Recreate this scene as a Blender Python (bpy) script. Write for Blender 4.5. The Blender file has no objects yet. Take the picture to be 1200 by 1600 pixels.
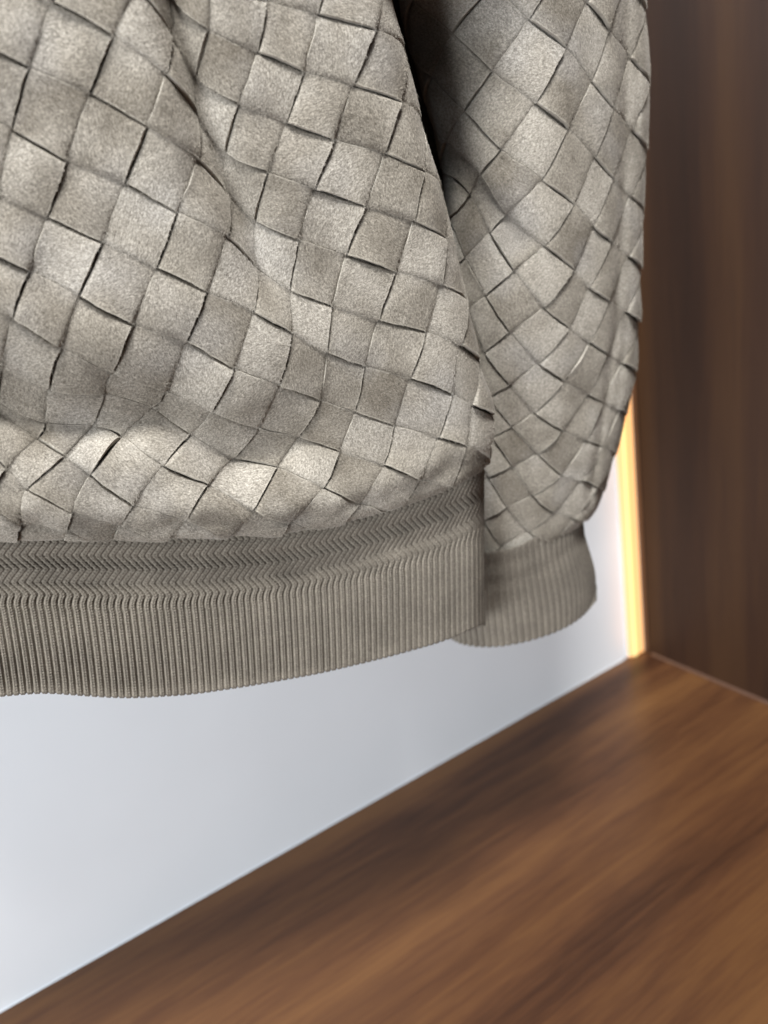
import bpy, math, random
import numpy as np
from mathutils import Matrix, Vector

# ------------------------------------------------------------------ camera, world, lamps, exposure
random.seed(7)
RNG = np.random.default_rng(11)
SC = bpy.context.scene
COL = SC.collection

FPX = 1150.0                      # focal length in pixels of a 1200 x 1600 picture
# directions of the display niche seen by the camera (x right, y down, z forward):
# along the back panel, into the back panel, up
AX = np.array([[0.835, -0.293, 0.466], [-0.529, -0.188, 0.828], [-0.155, -0.937, -0.312]])
AX[0] /= np.linalg.norm(AX[0])
AX[1] -= AX[0] * (AX[0] @ AX[1]); AX[1] /= np.linalg.norm(AX[1])
AX[2] = np.cross(AX[0], AX[1])
CORNER = np.array([(1001 - 600) / FPX, (1015 - 800) / FPX, 1.0]) * 1.05   # back, side and base meet here: world origin
CAMPOS = -(AX @ CORNER)

def to_world(P):
    return P @ AX.T + CAMPOS

cam_d = bpy.data.cameras.new('camera'); cam = bpy.data.objects.new('camera', cam_d); COL.objects.link(cam)
cam_d.sensor_fit = 'VERTICAL'; cam_d.sensor_height = 36.0; cam_d.lens = 36.0 * FPX / 1600
cam_d.clip_start = 0.01; cam_d.clip_end = 50
cam_d.dof.use_dof = True; cam_d.dof.focus_distance = 0.372; cam_d.dof.aperture_fstop = 5.2
M = Matrix.Identity(4)
for r in range(3):
    M[r][0] = AX[r][0]; M[r][1] = -AX[r][1]; M[r][2] = -AX[r][2]; M[r][3] = CAMPOS[r]
cam.matrix_world = M
SC.camera = cam

W = bpy.data.worlds.new('World'); SC.world = W; W.use_nodes = True
bg = W.node_tree.nodes['Background']; bg.inputs[0].default_value = (0.80, 0.88, 1.0, 1); bg.inputs[1].default_value = 0.08

def lamp(name, loc, target, size, power, color):
    d = bpy.data.lights.new(name, 'AREA'); d.shape = 'RECTANGLE'; d.size = size[0]; d.size_y = size[1]
    d.energy = power; d.color = color
    o = bpy.data.objects.new(name, d); COL.objects.link(o)
    o.location = loc
    o.rotation_euler = (Vector(target) - Vector(loc)).to_track_quat('-Z', 'Y').to_euler()
    return o
lamp('ceiling_lamp', (-0.80, -1.02, 2.15), (-0.60, -0.3, 0.5), (0.36, 0.36), 74, (1.0, 0.985, 0.96))
lamp('added_fill_lamp', (-2.55, -1.25, 0.50), (-0.60, -0.2, 0.30), (1.0, 0.9), 66, (0.95, 0.975, 1.0))  # added unseen fill from the left, brightens back panel and jacket
lamp('added_wall_wash', (-0.95, -0.11, 1.48), (-0.95, -0.02, 0.0), (1.6, 0.06), 14, (0.76, 0.88, 1.0))  # added unseen wash from above, brightens the white back panel

SC.view_settings.view_transform = 'Standard'; SC.view_settings.look = 'None'
SC.view_settings.exposure = 0.0; SC.view_settings.gamma = 1.0
SC.view_settings.use_curve_mapping = False
SC.cycles.use_denoising = True
SC.cycles.denoising_prefilter = 'ACCURATE'; SC.cycles.denoising_input_passes = 'RGB_ALBEDO_NORMAL'
SC.cycles.use_adaptive_sampling = False
SC.cycles.max_bounces = 6

# ------------------------------------------------------------------ helpers
def link(o, parent=None):
    COL.objects.link(o)
    if parent is not None:
        o.parent = parent
    return o

def tag(o, label=None, cat=None, group=None, kind=None):
    if label: o['label'] = label
    if cat: o['category'] = cat
    if group: o['group'] = group
    if kind: o['kind'] = kind
    return o

def mesh_obj(name, V, faces, mat, parent=None, uv=None, smooth=True):
    """V (n,3) world; faces: list of arrays (m,3) or (m,4); uv (n,2) per vertex"""
    me = bpy.data.meshes.new(name)
    V = np.asarray(V, dtype=np.float32)
    faces = [np.asarray(f, dtype=np.int32) for f in faces if len(f)]
    loops = np.concatenate([f.ravel() for f in faces])
    tot = np.concatenate([np.full(len(f), f.shape[1], dtype=np.int32) for f in faces])
    start = np.concatenate([[0], np.cumsum(tot)[:-1]]).astype(np.int32)
    me.vertices.add(len(V)); me.vertices.foreach_set('co', V.ravel())
    me.loops.add(len(loops)); me.loops.foreach_set('vertex_index', loops)
    me.polygons.add(len(tot)); me.polygons.foreach_set('loop_start', start)
    me.polygons.foreach_set('use_smooth', np.full(len(tot), smooth))
    if uv is not None:
        l = me.uv_layers.new(name='UVMap')
        l.data.foreach_set('uv', np.asarray(uv, dtype=np.float32)[loops].ravel())
    me.update(calc_edges=True); me.validate()
    me.materials.append(mat)
    return link(bpy.data.objects.new(name, me), parent)

def box_obj(name, lo, hi, mat, parent=None, bevel=0.0):
    x0, y0, z0 = lo; x1, y1, z1 = hi
    V = np.array([(x, y, z) for x in (x0, x1) for y in (y0, y1) for z in (z0, z1)])
    F = np.array([(0, 1, 3, 2), (4, 6, 7, 5), (0, 4, 5, 1), (2, 3, 7, 6), (0, 2, 6, 4), (1, 5, 7, 3)])
    o = mesh_obj(name, V, [F], mat, parent, smooth=False)
    if bevel:
        m = o.modifiers.new('bevel', 'BEVEL'); m.width = bevel; m.segments = 3
    return o

def grid_faces(n, m, off=0):
    a = (np.arange(n - 1)[:, None] * m + np.arange(m - 1)[None]).ravel() + off
    return np.stack([a, a + m, a + m + 1, a + 1], 1)

def interp(x, pts):
    p = np.array(pts, float)
    return np.interp(x, p[:, 0], p[:, 1])

def smooth_interp(x, pts):
    """interp through the points, averaged over a few pixels so that the curve has no corners"""
    return sum(interp(np.asarray(x) + d, pts) for d in (-24, -12, 0, 12, 24)) / 5

def sstep(x, a, b):
    t = np.clip((x - a) / (b - a), 0, 1)
    return t * t * (3 - 2 * t)

class TPS:
    def __init__(self, src, dst, lam):
        self.s = np.array(src, float); n = len(self.s)
        K = self.k(self.s); P = np.hstack([np.ones((n, 1)), self.s])
        A = np.zeros((n + 3, n + 3)); A[:n, :n] = K + lam * np.eye(n); A[:n, n:] = P; A[n:, :n] = P.T
        b = np.zeros((n + 3, 2)); b[:n] = dst
        self.w = np.linalg.solve(A, b)
    def k(self, q):
        d2 = ((q[:, None, :] - self.s[None]) ** 2).sum(-1)
        return 0.5 * d2 * np.log(d2 + 1e-9)
    def __call__(self, q):
        q = np.asarray(q, float)
        out = np.empty((len(q), 2))
        for a in range(0, len(q), 20000):
            c = q[a:a + 20000]
            out[a:a + 20000] = np.hstack([self.k(c), np.ones((len(c), 1)), c]) @ self.w
        return out

def wobble(x, y, seed, n=7, lo=0.004, hi=0.02):
    r = np.random.default_rng(seed); s = 0
    for _ in range(n):
        f = r.uniform(lo, hi); a = r.uniform(0, 2 * np.pi); ph = r.uniform(0, 6.28)
        s = s + np.sin((x * np.cos(a) + y * np.sin(a)) * f * 2 * np.pi / 2 + ph)
    return s / n

def poly_dist(px, py, pts):
    """signed distance to a polyline (positive on its right-hand side going along it, y down) and arc position 0..1"""
    P = np.array(pts, float); best = np.full(px.shape, 1e9); sg = np.ones(px.shape); tt = np.zeros(px.shape)
    L = np.hypot(*(P[1:] - P[:-1]).T); cum = np.concatenate([[0], np.cumsum(L)])
    for k in range(len(P) - 1):
        d = P[k + 1] - P[k]; t = np.clip(((px - P[k, 0]) * d[0] + (py - P[k, 1]) * d[1]) / (d @ d), 0, 1)
        qx = px - P[k, 0] - t * d[0]; qy = py - P[k, 1] - t * d[1]; D = np.hypot(qx, qy)
        m = D < best
        best = np.where(m, D, best); sg = np.where(m, np.sign(d[0] * qy - d[1] * qx), sg)
        tt = np.where(m, (cum[k] + t * L[k]) / cum[-1], tt)
    return best * sg, tt

# ------------------------------------------------------------------ materials
def new_mat(name):
    m = bpy.data.materials.new(name); m.use_nodes = True
    nt = m.node_tree; b = nt.nodes['Principled BSDF']
    return m, nt, b

def node(nt, typ, **kw):
    n = nt.nodes.new(typ)
    for k, v in kw.items():
        if k.startswith('i_'):
            key = k[2:]
            n.inputs[int(key) if key.isdigit() else key.replace('_', ' ')].default_value = v
        else:
            setattr(n, k, v)
    return n

def ramp(nt, stops, fac):
    r = nt.nodes.new('ShaderNodeValToRGB')
    e = r.color_ramp.elements
    while len(e) < len(stops): e.new(0.5)
    for k, (p, c) in enumerate(stops):
        e[k].position = p; e[k].color = (*c, 1) if len(c) == 3 else c
    nt.links.new(fac, r.inputs[0])
    return r

def mixc(nt, typ, fac, a, b):
    n = nt.nodes.new('ShaderNodeMix'); n.data_type = 'RGBA'; n.blend_type = typ
    for s, v in ((0, fac), (6, a), (7, b)):
        if hasattr(v, 'is_output'): nt.links.new(v, n.inputs[s])
        elif s == 0: n.inputs[0].default_value = v
        else: n.inputs[s].default_value = (*v, 1)
    return n.outputs[2]

def suede_material():
    m, nt, b = new_mat('woven_suede')
    tc = node(nt, 'ShaderNodeTexCoord'); L = nt.links.new
    oi = node(nt, 'ShaderNodeObjectInfo')
    # nap brushed one way or the other: tone changes from patch to patch
    patch = node(nt, 'ShaderNodeTexNoise', i_Scale=42.0, i_Detail=2.0, i_Roughness=0.5); L(tc.outputs['Object'], patch.inputs[0])
    sep = node(nt, 'ShaderNodeSeparateXYZ'); L(tc.outputs['UV'], sep.inputs[0])
    fl = node(nt, 'ShaderNodeMath', operation='FLOOR'); L(sep.outputs[0], fl.inputs[0])
    rn = node(nt, 'ShaderNodeMath', operation='MULTIPLY_ADD', i_1=57.0); L(oi.outputs['Random'], rn.inputs[0]); L(fl.outputs[0], rn.inputs[2])
    wn = node(nt, 'ShaderNodeTexWhiteNoise', noise_dimensions='1D'); L(rn.outputs[0], wn.inputs['W'])
    ad = node(nt, 'ShaderNodeMath', operation='MULTIPLY_ADD', i_1=0.20); L(wn.outputs[0], ad.inputs[0]); fam = node(nt, 'ShaderNodeMath', operation='GREATER_THAN', i_1=20.0); L(sep.outputs[0], fam.inputs[0])
    fa = node(nt, 'ShaderNodeMath', operation='MULTIPLY_ADD', i_1=0.09); pm = node(nt, 'ShaderNodeMath', operation='MULTIPLY_ADD', i_1=0.6, i_2=0.19); L(patch.outputs[0], pm.inputs[0])
    L(fam.outputs[0], fa.inputs[0]); L(pm.outputs[0], fa.inputs[2])
    L(fa.outputs[0], ad.inputs[2])
    base = ramp(nt, [(0.42, (0.160, 0.143, 0.118)), (0.60, (0.240, 0.220, 0.187)), (0.78, (0.330, 0.308, 0.270))], ad.outputs[0])
    # cool grey brushed patches
    cool = node(nt, 'ShaderNodeTexNoise', i_Scale=26.0, i_Detail=1.0); L(tc.outputs['Object'], cool.inputs[0])
    cf = ramp(nt, [(0.55, (0, 0, 0)), (0.74, (0.32, 0.32, 0.32))], cool.outputs[0])
    c1 = mixc(nt, 'MIX', cf.outputs[0], base.outputs[0], (0.29, 0.283, 0.278))
    # short nap: fine light and dark flecks
    fk = node(nt, 'ShaderNodeTexNoise', i_Scale=1050.0, i_Detail=3.0, i_Roughness=0.7); L(tc.outputs['Object'], fk.inputs[0])
    fr = ramp(nt, [(0.38, (0.74, 0.73, 0.71)), (0.50, (0.98, 0.98, 0.98)), (0.62, (1.22, 1.22, 1.22))], fk.outputs[0])
    c2 = mixc(nt, 'MULTIPLY', 1.0, c1, fr.outputs[0])
    # brushed nap: every patch has its own direction
    ang = node(nt, 'ShaderNodeMath', operation='MULTIPLY_ADD', i_1=6.0); L(wn.outputs[0], ang.inputs[0]); L(patch.outputs[0], ang.inputs[2])
    vr = node(nt, 'ShaderNodeVectorRotate', rotation_type='Z_AXIS'); fu = node(nt, 'ShaderNodeMath', operation='FRACT'); L(sep.outputs[0], fu.inputs[0])
    cb = node(nt, 'ShaderNodeCombineXYZ'); L(fu.outputs[0], cb.inputs[0]); L(sep.outputs[1], cb.inputs[1]); L(rn.outputs[0], cb.inputs[2])
    vr.inputs['Center'].default_value = (0.5, 0.5, 0.0); L(cb.outputs[0], vr.inputs['Vector']); L(ang.outputs[0], vr.inputs['Angle'])
    mp = node(nt, 'ShaderNodeMapping'); mp.inputs['Scale'].default_value = (44, 17, 1); L(vr.outputs[0], mp.inputs[0])
    nap = node(nt, 'ShaderNodeTexNoise', i_Scale=1.0, i_Detail=3.0, i_Roughness=0.65, i_Distortion=0.6); L(mp.outputs[0], nap.inputs[0])
    nr = ramp(nt, [(0.34, (0.62, 0.61, 0.60)), (0.50, (1.0, 1.0, 1.0)), (0.66, (1.40, 1.40, 1.40))], nap.outputs[0])
    c2 = mixc(nt, 'MULTIPLY', 1.0, c2, nr.outputs[0])
    # raw cut edges are paler
    ev = node(nt, 'ShaderNodeMath', operation='SUBTRACT', i_1=0.5); L(sep.outputs[1], ev.inputs[0])
    ea = node(nt, 'ShaderNodeMath', operation='ABSOLUTE'); L(ev.outputs[0], ea.inputs[0])
    ew = node(nt, 'ShaderNodeMath', operation='MULTIPLY_ADD', i_1=0.05, i_2=-0.02); L(fk.outputs[0], ew.inputs[0])
    es = node(nt, 'ShaderNodeMath', operation='ADD'); L(ea.outputs[0], es.inputs[0]); L(ew.outputs[0], es.inputs[1])
    er = ramp(nt, [(0.475, (0, 0, 0)), (0.505, (0.6, 0.6, 0.6))], es.outputs[0])
    c3 = mixc(nt, 'MIX', er.outputs[0], c2, (0.40, 0.375, 0.325))
    L(c3, b.inputs['Base Color'])
    b.inputs['Roughness'].default_value = 0.95; b.inputs['Specular IOR Level'].default_value = 0.12
    b.inputs['Sheen Weight'].default_value = 0.14; b.inputs['Sheen Roughness'].default_value = 0.45
    b.inputs['Sheen Tint'].default_value = (0.9, 0.86, 0.8, 1)
    n2 = node(nt, 'ShaderNodeTexNoise', i_Scale=520.0, i_Detail=3.0, i_Roughness=0.6); L(tc.outputs['Object'], n2.inputs[0])
    b2 = node(nt, 'ShaderNodeBump', i_Strength=0.28, i_Distance=0.0008); L(n2.outputs[0], b2.inputs['Height'])
    b1 = node(nt, 'ShaderNodeBump', i_Strength=0.6, i_Distance=0.0004); L(nap.outputs[0], b1.inputs['Height']); L(b2.outputs[0], b1.inputs['Normal'])
    L(b1.outputs[0], b.inputs['Normal'])
    return m

def knit_material():
    m, nt, b = new_mat('rib_knit'); L = nt.links.new
    tc = node(nt, 'ShaderNodeTexCoord')
    a = node(nt, 'ShaderNodeTexNoise', i_Scale=900.0, i_Detail=3.0, i_Roughness=0.7); L(tc.outputs['Object'], a.inputs[0])
    c = node(nt, 'ShaderNodeTexNoise', i_Scale=60.0, i_Detail=2.0); L(tc.outputs['Object'], c.inputs[0])
    r1 = ramp(nt, [(0.32, (0.122, 0.107, 0.087)), (0.52, (0.172, 0.153, 0.126)), (0.70, (0.25, 0.226, 0.190))], a.outputs[0])
    r2 = ramp(nt, [(0.35, (0.9, 0.9, 0.9)), (0.65, (1.08, 1.08, 1.08))], c.outputs[0])
    L(mixc(nt, 'MULTIPLY', 1.0, r1.outputs[0], r2.outputs[0]), b.inputs['Base Color'])
    b.inputs['Roughness'].default_value = 0.85; b.inputs['Specular IOR Level'].default_value = 0.2
    b.inputs['Sheen Weight'].default_value = 0.1
    bp = node(nt, 'ShaderNodeBump', i_Strength=0.5, i_Distance=0.0004); L(a.outputs[0], bp.inputs['Height']); L(bp.outputs[0], b.inputs['Normal'])
    return m

def lining_material():
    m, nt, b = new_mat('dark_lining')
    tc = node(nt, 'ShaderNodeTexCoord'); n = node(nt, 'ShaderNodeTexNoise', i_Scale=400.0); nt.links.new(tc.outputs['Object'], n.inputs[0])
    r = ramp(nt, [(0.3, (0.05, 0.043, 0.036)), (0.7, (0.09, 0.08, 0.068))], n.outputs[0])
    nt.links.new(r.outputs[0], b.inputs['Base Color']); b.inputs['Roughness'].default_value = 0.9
    return m

def wood_material(name, stretch, seed, rough, dark=1.0, calm=0.0):
    """walnut veneer: bands and fine pores run along the axis that is stretched least"""
    m, nt, b = new_mat(name); L = nt.links.new
    tc = node(nt, 'ShaderNodeTexCoord')
    def mapped(sc, off):
        mp = node(nt, 'ShaderNodeMapping'); mp.inputs['Scale'].default_value = sc; mp.inputs['Location'].default_value = (off, off * 1.7, off * .6)
        L(tc.outputs['Object'], mp.inputs[0]); return mp.outputs[0]
    s = Vector(stretch)
    wide = node(nt, 'ShaderNodeTexNoise', i_Scale=1.0, i_Detail=2.5, i_Roughness=0.55, i_Distortion=0.35); L(mapped(s, seed), wide.inputs[0])
    mid = node(nt, 'ShaderNodeTexNoise', i_Scale=1.0, i_Detail=4.0, i_Roughness=0.6, i_Distortion=0.4); L(mapped(s * 3.3, seed + 3), mid.inputs[0])
    fine = node(nt, 'ShaderNodeTexNoise', i_Scale=1.0, i_Detail=3.0, i_Roughness=0.7); L(mapped(s * 22, seed + 9), fine.inputs[0])
    a = node(nt, 'ShaderNodeMath', operation='MULTIPLY_ADD', i_1=0.36); L(mid.outputs[0], a.inputs[0]); L(wide.outputs[0], a.inputs[2])
    a2 = node(nt, 'ShaderNodeMath', operation='MULTIPLY_ADD', i_1=0.24); L(fine.outputs[0], a2.inputs[0]); L(a.outputs[0], a2.inputs[2])
    d = dark
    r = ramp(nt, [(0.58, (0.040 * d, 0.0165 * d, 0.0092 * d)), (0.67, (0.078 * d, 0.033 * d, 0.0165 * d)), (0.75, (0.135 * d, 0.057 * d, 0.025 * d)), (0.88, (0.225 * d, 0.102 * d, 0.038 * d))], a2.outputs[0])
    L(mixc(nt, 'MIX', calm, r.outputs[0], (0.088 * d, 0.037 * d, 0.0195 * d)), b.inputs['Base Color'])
    b.inputs['Roughness'].default_value = rough; b.inputs['Specular IOR Level'].default_value = 0.25
    bp = node(nt, 'ShaderNodeBump', i_Strength=0.15, i_Distance=0.0004); L(fine.outputs[0], bp.inputs['Height']); L(bp.outputs[0], b.inputs['Normal'])
    return m

def plain_material(name, color, rough, var=0.03, scale=6.0, spec=0.4):
    m, nt, b = new_mat(name); tc = node(nt, 'ShaderNodeTexCoord')
    n = node(nt, 'ShaderNodeTexNoise', i_Scale=scale, i_Detail=3.0); nt.links.new(tc.outputs['Object'], n.inputs[0])
    r = ramp(nt, [(0.3, tuple(c * (1 - var) for c in color)), (0.7, tuple(min(1, c * (1 + var)) for c in color))], n.outputs[0])
    nt.links.new(r.outputs[0], b.inputs['Base Color']); b.inputs['Roughness'].default_value = rough
    b.inputs['Specular IOR Level'].default_value = spec
    return m

def glow_material(name, color, strength):
    m, nt, b = new_mat(name)
    b.inputs['Base Color'].default_value = (0.3, 0.25, 0.18, 1); b.inputs['Roughness'].default_value = 0.5
    b.inputs['Emission Color'].default_value = (*color, 1); b.inputs['Emission Strength'].default_value = strength
    return m

SUEDE = suede_material(); KNIT = knit_material(); LINING = lining_material()
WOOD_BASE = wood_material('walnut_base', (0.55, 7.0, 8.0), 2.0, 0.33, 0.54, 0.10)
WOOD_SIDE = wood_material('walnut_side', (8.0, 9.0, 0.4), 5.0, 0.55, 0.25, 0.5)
WHITE = plain_material('white_lacquer', (0.775, 0.81, 0.85), 0.55, 0.02)
TRIM = plain_material('white_sealant', (0.62, 0.62, 0.61), 0.3, 0.02, 40)
BROWN_TRIM = plain_material('brown_sealant', (0.075, 0.036, 0.02), 0.4, 0.08, 40)

# ------------------------------------------------------------------ the display niche
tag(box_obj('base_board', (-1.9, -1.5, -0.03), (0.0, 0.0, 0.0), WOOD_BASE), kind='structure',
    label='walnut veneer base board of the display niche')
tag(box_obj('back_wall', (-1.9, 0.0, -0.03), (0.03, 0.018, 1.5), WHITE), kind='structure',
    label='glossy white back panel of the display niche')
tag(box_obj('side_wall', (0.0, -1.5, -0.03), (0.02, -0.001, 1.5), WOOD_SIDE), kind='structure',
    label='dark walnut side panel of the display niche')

def bead(name, p0, p1, inward, up, r, mat, label):
    """quarter-round sealing bead along an inside edge"""
    p0, p1, inward, up = map(np.array, (p0, p1, inward, up)); n = 40; V = []
    for k in range(n):
        c = p0 + (p1 - p0) * k / (n - 1)
        rr = r * (1 + 0.06 * math.sin(k * 2.1))
        V.append(c + 0.0002 * (inward + up))
        for q in range(7):
            a = q / 6 * math.pi / 2
            V.append(c + rr * (inward * (1 - math.sin(a) * 0.72) * math.cos(0) * (1 - q / 6) + up * (q / 6) * (1 - math.cos(math.pi / 2 - 0) * 0)))
    V = np.array(V)
    return tag(mesh_obj(name, V, [grid_faces(n, 8)], mat), kind='structure', label=label)
bead('base_bead', (-1.9, -0.0005, 0.0005), (-0.036, -0.0005, 0.0005), (0., -1, 0), (0., 0, 1), 0.0012, WHITE, 'white sealing bead along the foot of the back panel')
bead('side_bead', (-0.0005, -1.5, 0.0005), (-0.0005, -0.02, 0.0005), (-1., 0, 0), (0., 0, 1), 0.003, BROWN_TRIM, 'brown sealing bead along the foot of the side panel')

led = tag(link(bpy.data.objects.new('light_strip', None)), 'warm glowing light strip standing in the corner beside the dark side panel', 'light strip')
led.location = (-0.018, -0.008, 0.0)
def led_part(name, prof, mat, z0=0.002, z1=1.5):
    V = np.array([(x - led.location[0], y - led.location[1], z) for z in (z0, z1) for x, y in prof])
    n = len(prof)
    o = mesh_obj(name, V, [grid_faces(2, n)], mat, led, smooth=False)
    o.parent = led
    return o
led_part('channel', [(-0.0305, -0.0004), (-0.0305, -0.003), (-0.0292, -0.003), (-0.0292, -0.0012), (-0.0022, -0.0012), (-0.0022, -0.0078), (-0.0008, -0.0078), (-0.0008, -0.0004)], TRIM)
led_part('glow_shield', [(-0.0020, -0.0080), (-0.0020, -0.0150), (-0.0004, -0.0150), (-0.0004, -0.0080)], BROWN_TRIM)  # added lip, blocks the strip's glow from the side panel
led_part('diffuser', [(-0.0290, -0.0015), (-0.0288, -0.0045), (-0.0270, -0.0062), (-0.023, -0.0070), (-0.015, -0.0074), (-0.008, -0.0076), (-0.0024, -0.0076)],
         glow_material('warm_diffuser', (1.0, 0.44, 0.115), 1.2))
led_part('light_bar', [(-0.0225, -0.0068), (-0.0218, -0.0084), (-0.0195, -0.0092), (-0.0172, -0.0086), (-0.0165, -0.0071)],
         glow_material('warm_core', (1.0, 0.72, 0.21), 1.25))

glow = bpy.data.lights.new('strip_glow', 'AREA'); glow.shape = 'RECTANGLE'; glow.size = 0.012; glow.size_y = 1.4
glow.energy = 0.05; glow.color = (1.0, 0.38, 0.09)
go = bpy.data.objects.new('strip_glow', glow); COL.objects.link(go); go.parent = led
go.location = (-0.0150, -0.010, 0.72)
gz = Vector((0.6, -0.8, 0)); gy = Vector((0, 0, 1)); gx = gy.cross(gz)
go.rotation_euler = Matrix((gx, gy, gz)).transposed().to_euler()

# ------------------------------------------------------------------ the jacket: lattices of the weave
# (i, j): where the gaps between the strips cross, in picture pixels of the unrolled front
BODY_NODES = {
 -4: {6: (510, -55), 7: (605, -32)},
 -3: {4: (332, -25), 5: (416, 4), 6: (496, 25), 7: (585, 49)},
 -2: {3: (266, -12), 4: (328, 49), 5: (401, 84), 6: (474, 113), 7: (550, 135), 8: (625, 161)},
 -1: {2: (213, -18), 3: (262, 57), 4: (310, 120), 5: (374, 164), 6: (446, 195), 7: (521, 219), 8: (600, 241), 9: (661, 270)},
 0: {1: (83, 5), 2: (178, 58), 3: (256, 118), 4: (304, 183), 5: (355, 239), 6: (419, 270), 7: (489, 297), 8: (570, 323), 9: (645, 346), 10: (695, 373)},
 1: {0: (-42, 62), 1: (46, 108), 2: (141, 149), 3: (232, 200), 4: (305, 250), 5: (352, 305), 6: (401, 346), 7: (467, 376), 8: (540, 400), 9: (617, 425), 10: (687, 445)},
 2: {1: (19, 205), 2: (104, 253), 3: (196, 289), 4: (278, 333), 5: (352, 371), 6: (399, 420), 7: (454, 455), 8: (519, 480), 9: (590, 502), 10: (665, 520), 11: (717, 541)},
 3: {1: (-2, 306), 2: (74, 341), 3: (160, 381), 4: (245, 420), 5: (324, 457), 6: (396, 489), 7: (455, 521), 8: (510, 551), 9: (570, 573), 10: (640, 592), 11: (705, 616), 12: (735, 634)},
 4: {1: (-42, 388), 2: (45, 425), 3: (124, 465), 4: (208, 508), 5: (291, 535), 6: (365, 576), 7: (435, 602), 8: (500, 625), 9: (554, 644), 10: (616, 665), 11: (684, 685), 12: (726, 696)},
 5: {2: (20, 497), 3: (95, 543), 4: (175, 581), 5: (260, 611), 6: (331, 642), 7: (402, 667), 8: (466, 682), 9: (530, 706), 10: (599, 728), 11: (655, 748)},
 6: {2: (3, 577), 3: (78, 607), 4: (163, 614), 5: (238, 636), 6: (299, 679), 7: (364, 716), 8: (434, 732), 9: (505, 763), 10: (561, 786)},
 7: {2: (-2, 625), 3: (71, 659), 4: (145, 664), 5: (189, 685), 6: (254, 729), 7: (325, 759), 8: (396, 799), 9: (452, 815)},
 8: {2: (-10, 645), 3: (58, 688), 4: (101, 715), 5: (140, 742), 6: (208, 790), 7: (290, 811)},
 9: {3: (10, 733), 4: (43, 765), 5: (114, 800), 6: (187, 818)},
 10: {4: (33, 815), 5: (106, 828)},
}
SLEEVE_NODES = {
 -2: {3: (915, 5), 4: (948, 48)},
 -1: {1: (770, -20), 2: (825, 32), 3: (882, 77), 4: (922, 128), 5: (955, 170)},
 0: {0: (647, 0), 1: (709, 53), 2: (770, 113), 3: (835, 163), 4: (885, 203), 5: (927, 247), 6: (955, 280)},
 1: {0: (633, 67), 1: (676, 123), 2: (727, 175), 3: (783, 235), 4: (845, 282), 5: (895, 320), 6: (924, 355), 7: (952, 379)},
 2: {2: (700, 222), 3: (753, 272), 4: (792, 335), 5: (849, 385), 6: (894, 422), 7: (918, 451), 8: (948, 470)},
 3: {3: (735, 307), 4: (765, 365), 5: (802, 424), 6: (848, 481), 7: (887, 513), 8: (919, 536), 9: (945, 553)},
 4: {3: (705, 343), 4: (727, 404), 5: (759, 463), 6: (795, 519), 7: (840, 568), 8: (879, 596), 9: (917, 617), 10: (938, 628)},
 5: {5: (732, 484), 6: (757, 551), 7: (795, 601), 8: (833, 645), 9: (876, 673), 10: (913, 688)},
 6: {6: (738, 563), 7: (764, 620), 8: (799, 667), 9: (839, 709), 10: (875, 742), 11: (905, 750)},
 7: {8: (769, 683), 9: (798, 728), 10: (831, 774), 11: (862, 801), 12: (894, 809)},
 8: {9: (763, 746), 10: (790, 792), 11: (824, 830), 12: (860, 848)},
 9: {10: (756, 813), 11: (781, 853), 12: (813, 876)},
}
BODY_EDGE = [(-900, 900), (-500, 860), (-330, 780), (-220, 690), (-130, 622), (-50, 598), (0, 606), (50, 619), (92, 633), (150, 646), (200, 656), (260, 673), (300, 688), (370, 703), (420, 714), (470, 726), (520, 736), (560, 744), (600, 756), (650, 767), (690, 767), (720, 760), (760, 754), (900, 754)]
SEAM = [(-1000, 835), (0, 838), (150, 839), (250, 839), (350, 836), (445, 830), (550, 811), (600, 796), (670, 774), (720, 752), (756, 728), (900, 700)]
LIP = [(-1000, 806), (0, 817), (100, 820), (190, 818), (290, 814), (390, 810), (455, 812), (540, 788), (600, 770), (640, 755), (690, 738), (730, 715), (900, 690)]
SLEEVE_EDGE = [(-600, 985), (0, 1003), (60, 1008), (130, 1012), (220, 1007), (300, 1003), (400, 998), (500, 994), (580, 990), (620, 980), (660, 970), (700, 960), (740, 950), (780, 938), (830, 915), (900, 905)]
SLEEVE_LEFT = [(-700, 650), (-100, 620), (0, 627), (60, 640), (130, 662), (220, 687), (300, 699), (360, 698), (450, 690), (900, 690)]
SLEEVE_SEAM = [(500, 890), (755, 884), (802, 880), (830, 872), (862, 850), (893, 827), (914, 810), (940, 782), (970, 740), (1100, 700)]
FOLD = [(262, -160), (266, -10), (272, 40), (288, 100), (308, 190), (335, 258), (356, 305), (378, 362), (402, 420), (430, 470), (462, 528)]
CREASE = [(-1000, 480), (-300, 560), (-100, 612), (0, 645), (70, 670), (145, 670), (205, 660), (248, 655), (300, 688), (365, 714), (430, 708), (475, 692), (530, 688), (600, 700)]

def pix_to_cam(px, py, z):
    return np.stack([(px - 600) / FPX * z, (py - 800) / FPX * z, z], -1)

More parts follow.
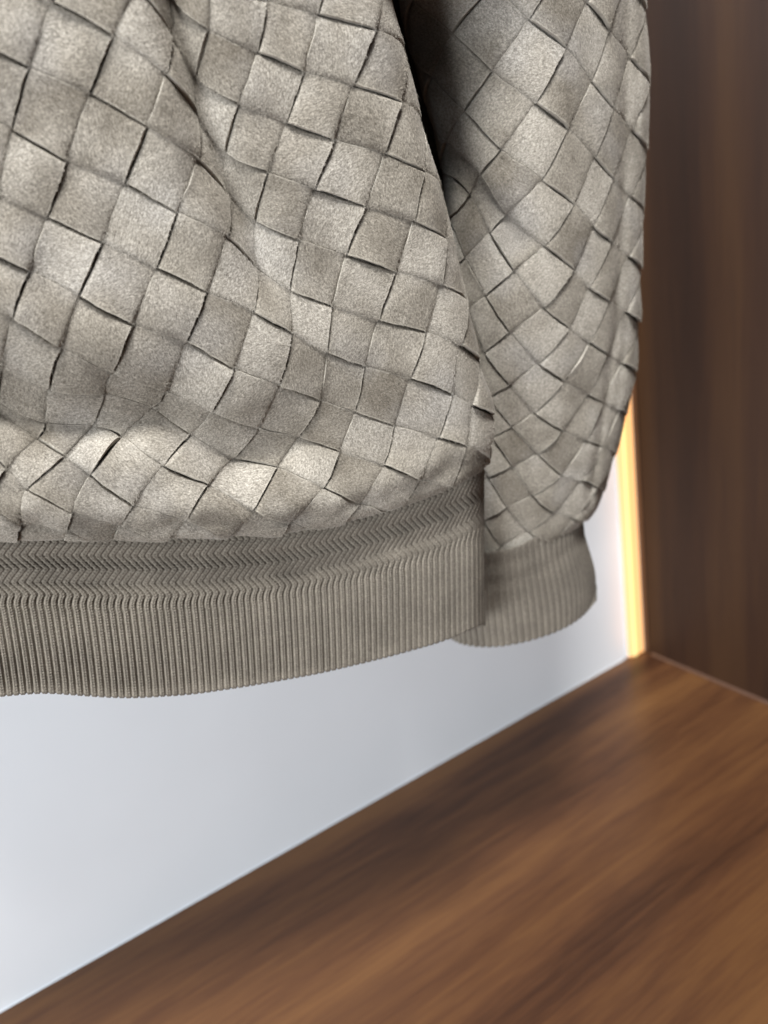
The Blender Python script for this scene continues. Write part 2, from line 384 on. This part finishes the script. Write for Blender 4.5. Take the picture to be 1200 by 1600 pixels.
def body_depth(px, py):
    iz = 3.448 - 0.0009 * (px - 130) - 0.0008 * (py - 30)
    z = 1 / np.maximum(iz, 1.2)
    d, t = poly_dist(px, py, FOLD)                       # d < 0: to the right of the fold line going down it
    amp = 0.0085 * sstep(t, -0.1, 0.12) * (1 - sstep(t, 0.72, 1.0))
    w = np.where(d > 0, 20.0, 34.0)
    z = z + amp * np.exp(-(d / w) ** 2) - amp * 0.55 * np.exp(-((d - 62) / 45) ** 2) - amp * 0.30 * np.exp(-((d + 85) / 40) ** 2)
    d, t = poly_dist(px, py, CREASE)                     # d > 0: below
    amp = 0.0090 * (1 - sstep(px, 400, 590)) * sstep(px, -260, -60) + 0.002
    w = np.where(d > 0, 34.0, 62.0)
    z = z + amp * np.exp(-(d / w) ** 2) - amp * 0.32 * np.exp(-((d - 95) / 45) ** 2) - amp * 0.35 * np.exp(-((d + 150) / 70) ** 2)
    edge = interp(py, BODY_EDGE)                          # the side of the body turns away
    z = z + 0.007 * np.clip((px - edge + 150) / 150, 0, 1.2) ** 2.2
    z = z + 0.0013 * wobble(px, py, 5)
    return z

def body_surface(q):
    """flat picture coordinates (n,2) -> camera space, with hem lip, hem seam and right side turned under"""
    X = q[:, 0].copy(); Y = q[:, 1].copy()
    lip = smooth_interp(X, LIP); seam = smooth_interp(X, SEAM)
    # roll under at the hem seam
    ws = 9.0; ths = np.clip((Y - (seam - ws)) / ws, 0, 2.4)
    py = np.where(Y > seam - ws, seam - ws + ws * np.sin(ths), Y)
    # roll round the side
    edge = smooth_interp(py, BODY_EDGE); wr = 34.0
    th = np.clip((X - (edge - wr)) / wr, 0, 3.0)
    px = np.where(X > edge - wr, edge - wr + wr * np.sin(th), X)
    z = body_depth(np.minimum(px, edge), py)
    lip = lip + 7 * np.sin(X * 0.068 + 1.0) * np.sin(X * 0.021) + 4 * np.sin(X * 0.031 + 2)
    z = z - 0.003 * sstep(py, lip - 60, lip - 15) + 0.0036 * sstep(py, lip - 14, lip + 6)
    z = z + 0.006 * (1 - np.cos(ths)) * (ths > 0) + 0.015 * (1 - np.cos(th))
    return pix_to_cam(px, py, z)

def sleeve_depth(px, py):
    iz = 2.74 - 0.0009 * (px - 850) - 0.00088 * (py - 100)
    z = 1 / np.maximum(iz, 1.2)
    xc = 862 - 0.03 * py
    l = np.clip((xc - px) / 150, 0, 2); z = z + 0.052 + 0.026 * l ** 2.0 * sstep(py, -170, 60)
    r = np.clip((px - xc) / 120, 0, 1.5); z = z + 0.016 * r ** 2
    gx = interp(py, [(-600, 978), (0, 976), (300, 971), (500, 960), (645, 941), (750, 921), (900, 900)])
    z = z + 0.0055 * np.exp(-((px - gx) / 6.5) ** 2) + 0.0035 * sstep(px, gx - 3, gx + 10)
    g2 = gx + 17
    z = z + 0.002 * np.exp(-((px - g2) / 4.5) ** 2)
    # soft dents below the elbow
    d, t = poly_dist(px, py, [(700, 250), (745, 300), (790, 350), (825, 420)])
    z = z + 0.005 * np.exp(-(d / 26) ** 2) * (1 - sstep(t, 0.75, 1))
    z = z + 0.0012 * wobble(px, py, 9)
    return z

def sleeve_surface(q):
    X = q[:, 0].copy(); Y = q[:, 1].copy()
    seam = smooth_interp(X, SLEEVE_SEAM)
    ws = 16.0; ths = np.clip((Y - (seam - ws)) / ws, 0, 2.4)
    py = np.where(Y > seam - ws, seam - ws + ws * np.sin(ths), Y)
    edge = smooth_interp(py, SLEEVE_EDGE); wr = 16.0
    th = np.clip((X - (edge - wr)) / wr, 0, 3.0)
    px = np.where(X > edge - wr, edge - wr + wr * np.sin(th), X)
    ledge = smooth_interp(py, SLEEVE_LEFT); wl = 16.0                              # the side towards the body, in its shade
    tl = np.clip(((ledge + wl) - X) / wl, 0, 2.8)
    px = np.where(X < ledge + wl, ledge + wl - wl * np.sin(tl), px)
    z = sleeve_depth(np.minimum(px, edge), py)
    z = z + 0.010 * (1 - np.cos(ths)) * (ths > 0) + 0.022 * (1 - np.cos(th)) + 0.02 * (1 - np.cos(tl))
    return pix_to_cam(px, py, z)

def lattice(nodes, lam):
    src = [(i, j) for j, r in nodes.items() for i in r]; dst = [nodes[j][i] for i, j in src]
    return TPS(src, dst, lam)

def eval_surface(F, S, q, eps=0.04):
    """points and outward normals of the cloth at lattice positions q (camera space)"""
    P = S(F(q))
    e1 = np.array([eps, 0]); e2 = np.array([0, eps])
    da = S(F(q + e1)) - S(F(q - e1)); db = S(F(q + e2)) - S(F(q - e2))
    n = -np.cross(da, db); ln = np.linalg.norm(n, axis=1, keepdims=True)
    n = n / np.maximum(ln, 1e-12)
    return P, n

jacket = tag(link(bpy.data.objects.new('jacket', None)), 'pale taupe jacket of woven suede strips with ribbed knit hem and cuff', 'jacket')
JB = to_world(pix_to_cam(np.array([400.]), np.array([1060.]), np.array([0.42])))[0]
jacket.location = JB

CELL_S = np.array([0, .008, .02, .04, .08, .16, .32, .5, .68, .84, .92, .96, .98, .992])
NS, NT = len(CELL_S), 11                     # samples along one cell and across one strip
H, THICK = 0.0021, 0.0026          # lift of a strip over its neighbour, thickness of the suede

def weave(part, F, S, irange, jrange, keep, seed):
    """one ribbon object per strip, running over and under the crossing strips"""
    r = np.random.default_rng(seed)
    cellrand = r.uniform(0.75, 1.3, (80, 80)); tilt = r.normal(0, 0.25, (80, 80)); lift = r.normal(0, 1, (80, 80, 2))
    for fam in (0, 1):
        a0, a1 = irange if fam == 0 else jrange
        b0, b1 = jrange if fam == 0 else irange
        for b in range(b0, b1):
            n = (a1 - a0) * NS + 1
            s = (a0 + np.concatenate([(np.arange(a1 - a0)[:, None] + CELL_S[None]).ravel(), [a1 - a0]])).astype(float)
            hw = 0.490 + 0.005 * np.sin(s * 5.1 + b) * r.uniform(.5, 1.5)
            tt = np.linspace(-1, 1, NT)
            tt = np.sign(tt) * np.abs(tt) ** 0.8          # denser towards the edges
            SS = np.repeat(s, NT).reshape(n, NT); TT = np.tile(tt, (n, 1))
            jit = 0.010 * np.array([np.sin(s * k * 3.7 + ph) for k, ph in zip((1, 2.3, 4.1), r.uniform(0, 6, 3))]).sum(0)[:, None] * np.sign(TT) * (np.abs(TT) > .9)
            BB = b + 0.479 + TT * hw[:, None] + jit * 0.5
            q = np.stack([SS, BB] if fam == 0 else [BB, SS], -1).reshape(-1, 2)
            flat = F(q)
            ok = keep(flat).reshape(n, NT)
            rows = ok.any(1)
            if rows.sum() < NS: continue
            k0 = np.argmax(rows); k1 = n - np.argmax(rows[::-1])
            sl = slice(k0, k1); SS, TT, ok = SS[sl], TT[sl], ok[sl]; m = k1 - k0
            q = q.reshape(n, NT, 2)[sl].reshape(-1, 2)
            P, N = eval_surface(F, S, q)
            cell = np.clip(np.floor(SS + 1e-6), a0, a1 - 1).astype(int); fr = SS - cell
            over = ((cell + b) % 2 == 0) if fam == 0 else ((cell + b) % 2 == 1)
            cr = cellrand[cell % 80, b % 80] if fam == 0 else cellrand[b % 80, cell % 80]
            cr = np.where(over, cr, 1.0)
            ti = tilt[cell % 80, b % 80] if fam == 0 else tilt[b % 80, cell % 80]
            dome = 0.25 * (1 - np.abs(2 * fr - 1) ** 2.4) + 0.75 * (1 - np.abs(2 * fr - 1) ** 26.0)
            prof = dome * (1 - 0.06 * TT ** 4) * cr * (1 + (ti * 0.6 + 0.38) * TT)
            e = np.abs(TT) > 0.8                          # now and then an edge stands off
            lf = np.where(TT > 0, lift[cell % 80, b % 80, 0], lift[cell % 80, b % 80, 1])
            prof = prof + np.where(over & (lf > 1.1), np.minimum((lf - 1.1) * 0.6, 0.45) * np.abs(TT) ** 6 * np.sin(np.pi * fr) ** 2, 0)
            h = H * np.where(over, prof, -dome * 1.5)
            h = h + 0.00022 * wobble(SS * 100, TT * 50 + b * 300, 31 + fam, lo=0.01, hi=0.06) * over
            V = P + N * h.reshape(-1, 1)
            uv = np.stack([SS + (0.0 if fam == 0 else 40), TT * 0.5 + 0.5], -1).reshape(-1, 2)
            okf = (ok[:-1, :-1] | ok[1:, 1:]).ravel()
            faces = [grid_faces(m, NT)[okf]]
            verts = [V]; uvs = [uv]; base = len(V)
            G = V.reshape(m, NT, 3); NG = N.reshape(m, NT, 3)
            for side, col, nb in ((-1, 0, 1), (1, NT - 1, NT - 2)):
                out = G[:, col] - G[:, nb]; out /= np.maximum(np.linalg.norm(out, axis=1, keepdims=True), 1e-9)
                ring1 = G[:, col] + out * 0.00022 - NG[:, col] * 0.00035
                ring2 = G[:, col] + out * 0.00012 - NG[:, col] * THICK
                ring = np.stack([G[:, col], ring1, ring2], 1)
                o = base + sum(len(v) for v in verts[1:])
                verts.append(ring.reshape(-1, 3)); u = np.repeat(uv.reshape(m, NT, 2)[:, col:col + 1], 3, 1); uvs.append(u.reshape(-1, 2))
                f = grid_faces(m, 3, o)
                if side > 0: f = f[:, ::-1]
                okr = np.repeat((ok[:-1, col] | ok[1:, col])[:, None], 2, 1).ravel()
                faces.append(f[okr][:, ::-1])
            # loose fibres: along the raw edges and thinly over the nap
            fl2 = F(q).reshape(m, NT, 2)
            vis = over & ok & (fl2[..., 0] > -60) & (fl2[..., 0] < 1100) & (fl2[..., 1] > -60)
            UVG = uv.reshape(m, NT, 2); fib_uv = []
            fib_v = []
            ek = np.argwhere(vis[:, 0]).ravel()
            def fibres(idx_r, idx_c, cnt, lmin, lmax, edge):
                if len(idx_r) == 0: return
                pick = r.integers(0, len(idx_r), cnt); a, c = idx_r[pick], idx_c[pick]
                a2 = np.minimum(a + 1, m - 1); c2 = np.minimum(c + 1, NT - 1)
                w1 = r.uniform(0, 1, (cnt, 1)); w2 = r.uniform(0, 1, (cnt, 1)) * (0 if edge else 1)
                p = G[a, c] * (1 - w1) * (1 - w2) + G[a2, c] * w1 * (1 - w2) + G[a, c2] * (1 - w1) * w2 + G[a2, c2] * w1 * w2
                nn = NG[a, c]
                d = r.normal(0, 1, (cnt, 3)); sw = fl2[a, c]
                an = 2.6 * wobble(sw[:, 0], sw[:, 1], 77, lo=0.006, hi=0.02) + 1.2 + fam * 1.1
                d = d * 0.55 + np.stack([np.cos(an), np.sin(an), 0 * an], 1) * (0.0 if edge else 1.1)
                d -= nn * (d * nn).sum(1, keepdims=True); d /= np.linalg.norm(d, axis=1, keepdims=True)
                if edge:
                    od = G[a, c] - G[a, np.where(c == 0, 1, NT - 2)]; od /= np.maximum(np.linalg.norm(od, axis=1, keepdims=True), 1e-9)
                    d = od * 0.9 + d * 0.7
                d = d + nn * (r.uniform(0.15, 0.7, (cnt, 1)) if edge else r.uniform(0.05, 0.45, (cnt, 1))); d /= np.linalg.norm(d, axis=1, keepdims=True)
                ln = r.uniform(lmin, lmax, (cnt, 1)) * r.uniform(0.5, 1, (cnt, 1))
                sd = np.cross(d, p); sd /= np.linalg.norm(sd, axis=1, keepdims=True)
                wd = r.uniform(0.00005, 0.00011, (cnt, 1))
                p = p + nn * 0.00005
                fib_uv.append(np.repeat(np.stack([UVG[a, c, 0], np.full(cnt, 0.5 if not edge else 0.485)], 1), 3, 0))
                fib_v.append(np.stack([p - sd * wd, p + sd * wd, p + d * ln], 1).reshape(-1, 3))
            er = np.argwhere(vis[:-1, 0]).ravel()
            fibres(er, np.zeros(len(er), int), len(er) * 5, 0.0005, 0.0017, True)
            er = np.argwhere(vis[:-1, -1]).ravel()
            fibres(er, np.full(len(er), NT - 1), len(er) * 5, 0.0005, 0.0017, True)
            rr, cc = np.nonzero(vis[:-1, :-1])
            fibres(rr, cc, int(len(rr) * 6.5), 0.0009, 0.0026, False)
            if fib_v:
                fv = np.concatenate(fib_v); o = sum(len(v) for v in verts)
                verts.append(fv); uvs.append(np.concatenate(fib_uv))
                faces.append(np.arange(len(fv)).reshape(-1, 3) + o)
            allv = to_world(np.concatenate(verts)) - JB
            mesh_obj('suede_strip', allv, faces, SUEDE, part, uv=np.concatenate(uvs))

def backing(name, F, S, irange, jrange, keep, depth, label):
    n = (irange[1] - irange[0]) * 5 + 1; m = (jrange[1] - jrange[0]) * 5 + 1
    I, J = np.meshgrid(np.linspace(*irange, n), np.linspace(*jrange, m), indexing='ij')
    q = np.stack([I, J], -1).reshape(-1, 2)
    ok = keep(F(q)).reshape(n, m); okf = (ok[:-1, :-1] & ok[1:, 1:] & ok[1:, :-1] & ok[:-1, 1:]).ravel()
    P, N = eval_surface(F, S, q)
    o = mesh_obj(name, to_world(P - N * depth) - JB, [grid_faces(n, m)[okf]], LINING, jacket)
    o['label'] = label
    return o

FB = lattice(BODY_NODES, 0.02); FS = lattice(SLEEVE_NODES, 0.02)

def keep_body(f):
    X, Y = f[:, 0], f[:, 1]
    return (X > -900) & (Y > -620) & (Y < interp(X, SEAM) + 9) & (X < interp(Y, BODY_EDGE) + 60)
def keep_sleeve(f):
    X, Y = f[:, 0], f[:, 1]
    return (X > interp(Y, SLEEVE_LEFT) - 28) & (Y > -620) & (Y < interp(X, SLEEVE_SEAM) + 12) & (X < interp(Y, SLEEVE_EDGE) + 28)

body = backing('body', FB, body_surface, (-15, 18), (-17, 20), keep_body, 0.0036, 'front of the jacket woven from broad suede strips')
weave(body, FB, body_surface, (-15, 18), (-17, 20), keep_body, 3)
sleeve = backing('sleeve', FS, sleeve_surface, (-8, 18), (-12, 14), keep_sleeve, 0.0036, 'sleeve woven from suede strips hanging beside the body')
weave(sleeve, FS, sleeve_surface, (-8, 18), (-12, 14), keep_sleeve, 4)

def back_shade_panel():
    """the back of the jacket, widened behind the sleeve and raised to block light and darken the gap"""
    n, m = 60, 50
    X, v = np.meshgrid(np.linspace(-920, 930, n), np.linspace(0, 1, m), indexing='ij')
    Yf = -620 + (interp(X, [(300, 820), (560, 780), (800, 700)]) + 620) * np.clip((v - 0.2) / 0.8, 0, 1)
    iz = 3.448 - 0.0009 * (X - 130) - 0.0008 * (Yf - 30)
    zf = 1 / iz
    t = np.clip(v / 0.2, 0, 1)                            # first fifth: over the top from front to back
    dz = 0.075 * np.sin(t * np.pi / 2) + 0.004 * wobble(X, Yf, 51)
    z = zf + np.where(v < 0.2, dz, 0.075 + 0.004 * wobble(X, Yf, 51)) + 0.065 * sstep(X, 250, 620) * t
    up = np.where(v < 0.2, 480 * np.sin(t * np.pi), 0)  # shoulder hump raised to keep the ceiling light off the wall behind
    shrink = np.where(X > 640, (X - 640) * np.clip((Yf - 250) / 500, 0, 1) * 0.6, 0)
    P = pix_to_cam(X - shrink, Yf - up, z)
    o = mesh_obj('back_shade_panel', to_world(P.reshape(-1, 3)) - JB, [grid_faces(n, m)], LINING, jacket)
    o['label'] = 'dark back of the jacket, widened to shade the gap beside the sleeve'
back_shade_panel()

# ------------------------------------------------------------------ ribbed knit hem and cuff
def rib_height(u, v, stitch, amp):
    """u counts ribs, v counts stitches: rounded ribs made of small V-shaped stitches, deep grooves between"""
    f = u - np.floor(u); c = np.abs(f - 0.5) * 2
    prof = np.sqrt(np.clip(1 - np.clip(c, 0, 1) ** 2.2, 0, 1))
    ph = v + 0.55 * c
    st = 0.5 + 0.5 * np.cos(2 * np.pi * ph)
    mid = np.exp(-(c / 0.16) ** 2)
    return amp * (prof - 1) + stitch * (st - 0.6) * np.clip(prof, 0, 1) - stitch * 0.7 * mid

HEM_BOTTOM = [(-1000, 1140), (-500, 1120), (-100, 1094), (0, 1086), (70, 1080), (130, 1085), (200, 1089), (300, 1083), (400, 1068), (500, 1050), (600, 1026), (690, 1001), (730, 985), (760, 968), (900, 940)]

def hem_band():
    # X: flat position along the hem seam; right side turns round at EDGE
    X0, X1 = -900.0, 830.0; nv = 270
    fine = np.linspace(X0, X1, 3000); per = interp(fine, [(-900, 17.0), (-330, 13.2), (0, 12.0), (400, 10.6), (600, 9.4), (760, 8.2), (830, 8.0)])
    cum = np.concatenate([[0], np.cumsum((fine[1] - fine[0]) / per[:-1])])
    nu = int(cum[-1] * 8); US = np.linspace(0, cum[-1], nu); Xs = np.interp(US, cum, fine); vs = np.linspace(-0.10, 1.30, nv)
    X, v = np.meshgrid(Xs, vs, indexing='ij')
    edge, wr = 757.0, 30.0
    th = np.clip((X - (edge - wr)) / wr, 0, 3.0)
    px0 = np.where(X > edge - wr, edge - wr + wr * np.sin(th), X)
    lean = interp(px0, [(-900, 170), (-400, 110), (0, 58), (200, 42), (400, 22), (600, 6), (760, 2)])
    vv = np.clip(v, -0.2, 1.0)
    px = px0 + lean * vv * (1 - 0.25 * vv)
    px = np.minimum(px, edge - 0.2 * (edge - px0) * 0) 
    top = smooth_interp(px0, SEAM) - 4; bot = smooth_interp(px, HEM_BOTTOM)
    py = top + (bot - top) * vv
    iz = 3.448 - 0.0009 * (px - 130) - 0.0008 * (py - 30)
    z = 1 / iz + 0.0125 - 0.0075 * sstep(vv, 0.1, 0.8) + 0.007 * np.clip((px - edge + 150) / 150, 0, 1.2) ** 2.2
    z = z + 0.0012 * wobble(px, py, 21, lo=0.003, hi=0.012)
    # the upper part is gathered into soft horizontal ripples
    up = 1 - sstep(vv, 0.30, 0.50)
    rip = np.sin(2 * np.pi * (vv / 0.145 + 0.15 + 0.04 * np.sin(px0 * 0.013)))
    z = z + 0.0006 * up * rip
    z = z + 0.016 * (1 - np.cos(th))
    # bottom fold: rounds under and comes up again behind
    tb = np.clip((v - 1.0) / 0.10, 0, None); a = np.clip(tb, 0, 1) * np.pi
    rad_px = 9.0
    ed = 1 - sstep(v, 0.93, 1.0) * 0
    py = py - (v > 1) * (np.clip(tb - 1, 0, None) * 0.1 * (bot - top))
    py = py + np.where(v > 1, rad_px * np.sin(a) * 0.35, 0)
    z = z + np.where(v > 1, 0.0035 * (1 - np.cos(a)), 0) 
    P = pix_to_cam(px, py, z)
    da = np.gradient(P, axis=0); db = np.gradient(P, axis=1)
    N = -np.cross(da, db); N /= np.maximum(np.linalg.norm(N, axis=-1, keepdims=True), 1e-12)
    tri = np.abs(((vv / 0.17 + 0.2) % 1) - 0.5) * 4 - 1
    u = US[:, None] + 0.05 * np.sin(US[:, None] * 0.9) + up * 0.85 * tri
    h = rib_height(u, v * 60, 0.0010, 0.0030) * (1 - 0.58 * up) * (1 - 0.55 * sstep(v, 0.93, 1.02))
    V = P + N * h[..., None]
    uv = np.stack([X / 100, v], -1)
    o = mesh_obj('hem_band', to_world(V.reshape(-1, 3)) - JB, [grid_faces(nu, nv)[:, ::-1]], KNIT, jacket, uv=uv.reshape(-1, 2))
    o['label'] = 'taupe ribbed knit band at the hem, gathered at its top'

def cuff():
    nr = 70; nu = nr * 7; nv = 190
    a, v = np.meshgrid(np.linspace(-0.78, 0.78, nu) * np.pi, np.linspace(-0.12, 1.25, nv), indexing='ij')
    vv = np.clip(v, -0.2, 1)
    def soft(x, pts): return sum(interp(x + d, pts) for d in (-.12, -.06, 0, .06, .12)) / 5
    t = np.sin(a)
    bx = soft(t, [(-1.1, 692), (-0.9, 704), (-0.7, 733), (-0.4, 775), (0, 822), (0.4, 868), (0.7, 902), (0.9, 923), (1.1, 937)])
    by = soft(t, [(-1.1, 990), (-0.9, 1003), (-0.7, 1010), (-0.4, 1010), (0, 1001), (0.4, 987), (0.7, 971), (0.9, 953), (1.1, 930)])
    tx = soft(t, [(-1.1, 690), (0, 808), (0.5, 862), (0.8, 895), (1.1, 920)])
    ty = soft(t, [(-1.1, 892), (0, 876), (0.5, 846), (0.8, 822), (1.1, 796)]) - 3
    w = vv - 0.10 * np.sin(2 * np.pi * vv) * np.clip(t, 0, 1)
    px = tx + (bx - tx) * w + 5 * np.sin(np.pi * np.clip(vv * 1.3 - 0.3, 0, 1)) * t
    top, bot = ty, by
    back = np.cos(a) < 0
    py = top + (bot - top) * vv
    iz = 2.74 - 0.0009 * (px - 850) - 0.00088 * (np.minimum(py, 1010) - 100)
    z = 1 / iz + 0.080 - 0.034 * np.cos(a)
    up = 1 - sstep(vv, 0.25, 0.5)
    z = z + 0.0002 * up * np.sin(2 * np.pi * (vv / 0.24 + 0.1))
    tb = np.clip((v - 1.0) / 0.10, 0, None); ar = np.clip(tb, 0, 1) * np.pi
    z = z + np.where(v > 1, 0.003 * (1 - np.cos(ar)) * np.cos(a), 0)
    py = py - 9.0 * sstep(vv, 0.4, 1) * (1 - np.cos(a)) / 2 * 1.6
    py = py + np.where(v > 1, 3.0 * np.sin(ar) - np.clip(tb - 1, 0, None) * 0.1 * (bot - top), 0)
    P = pix_to_cam(px, py, z)
    da = np.gradient(P, axis=0); db = np.gradient(P, axis=1)
    N = -np.cross(da, db); N /= np.maximum(np.linalg.norm(N, axis=-1, keepdims=True), 1e-12)
    tri = np.abs(((vv / 0.24 + 0.2) % 1) - 0.5) * 4 - 1
    u = (a / np.pi + 1) / 2 * nr + up * 0.0 * tri
    V = P + N * rib_height(u, v * 48, 0.0006, 0.0022)[..., None]
    o = mesh_obj('cuff', to_world(V.reshape(-1, 3)) - JB, [grid_faces(nu, nv)[:, ::-1]], KNIT, jacket)
    o['label'] = 'taupe ribbed knit cuff at the end of the sleeve'

hem_band()
cuff()
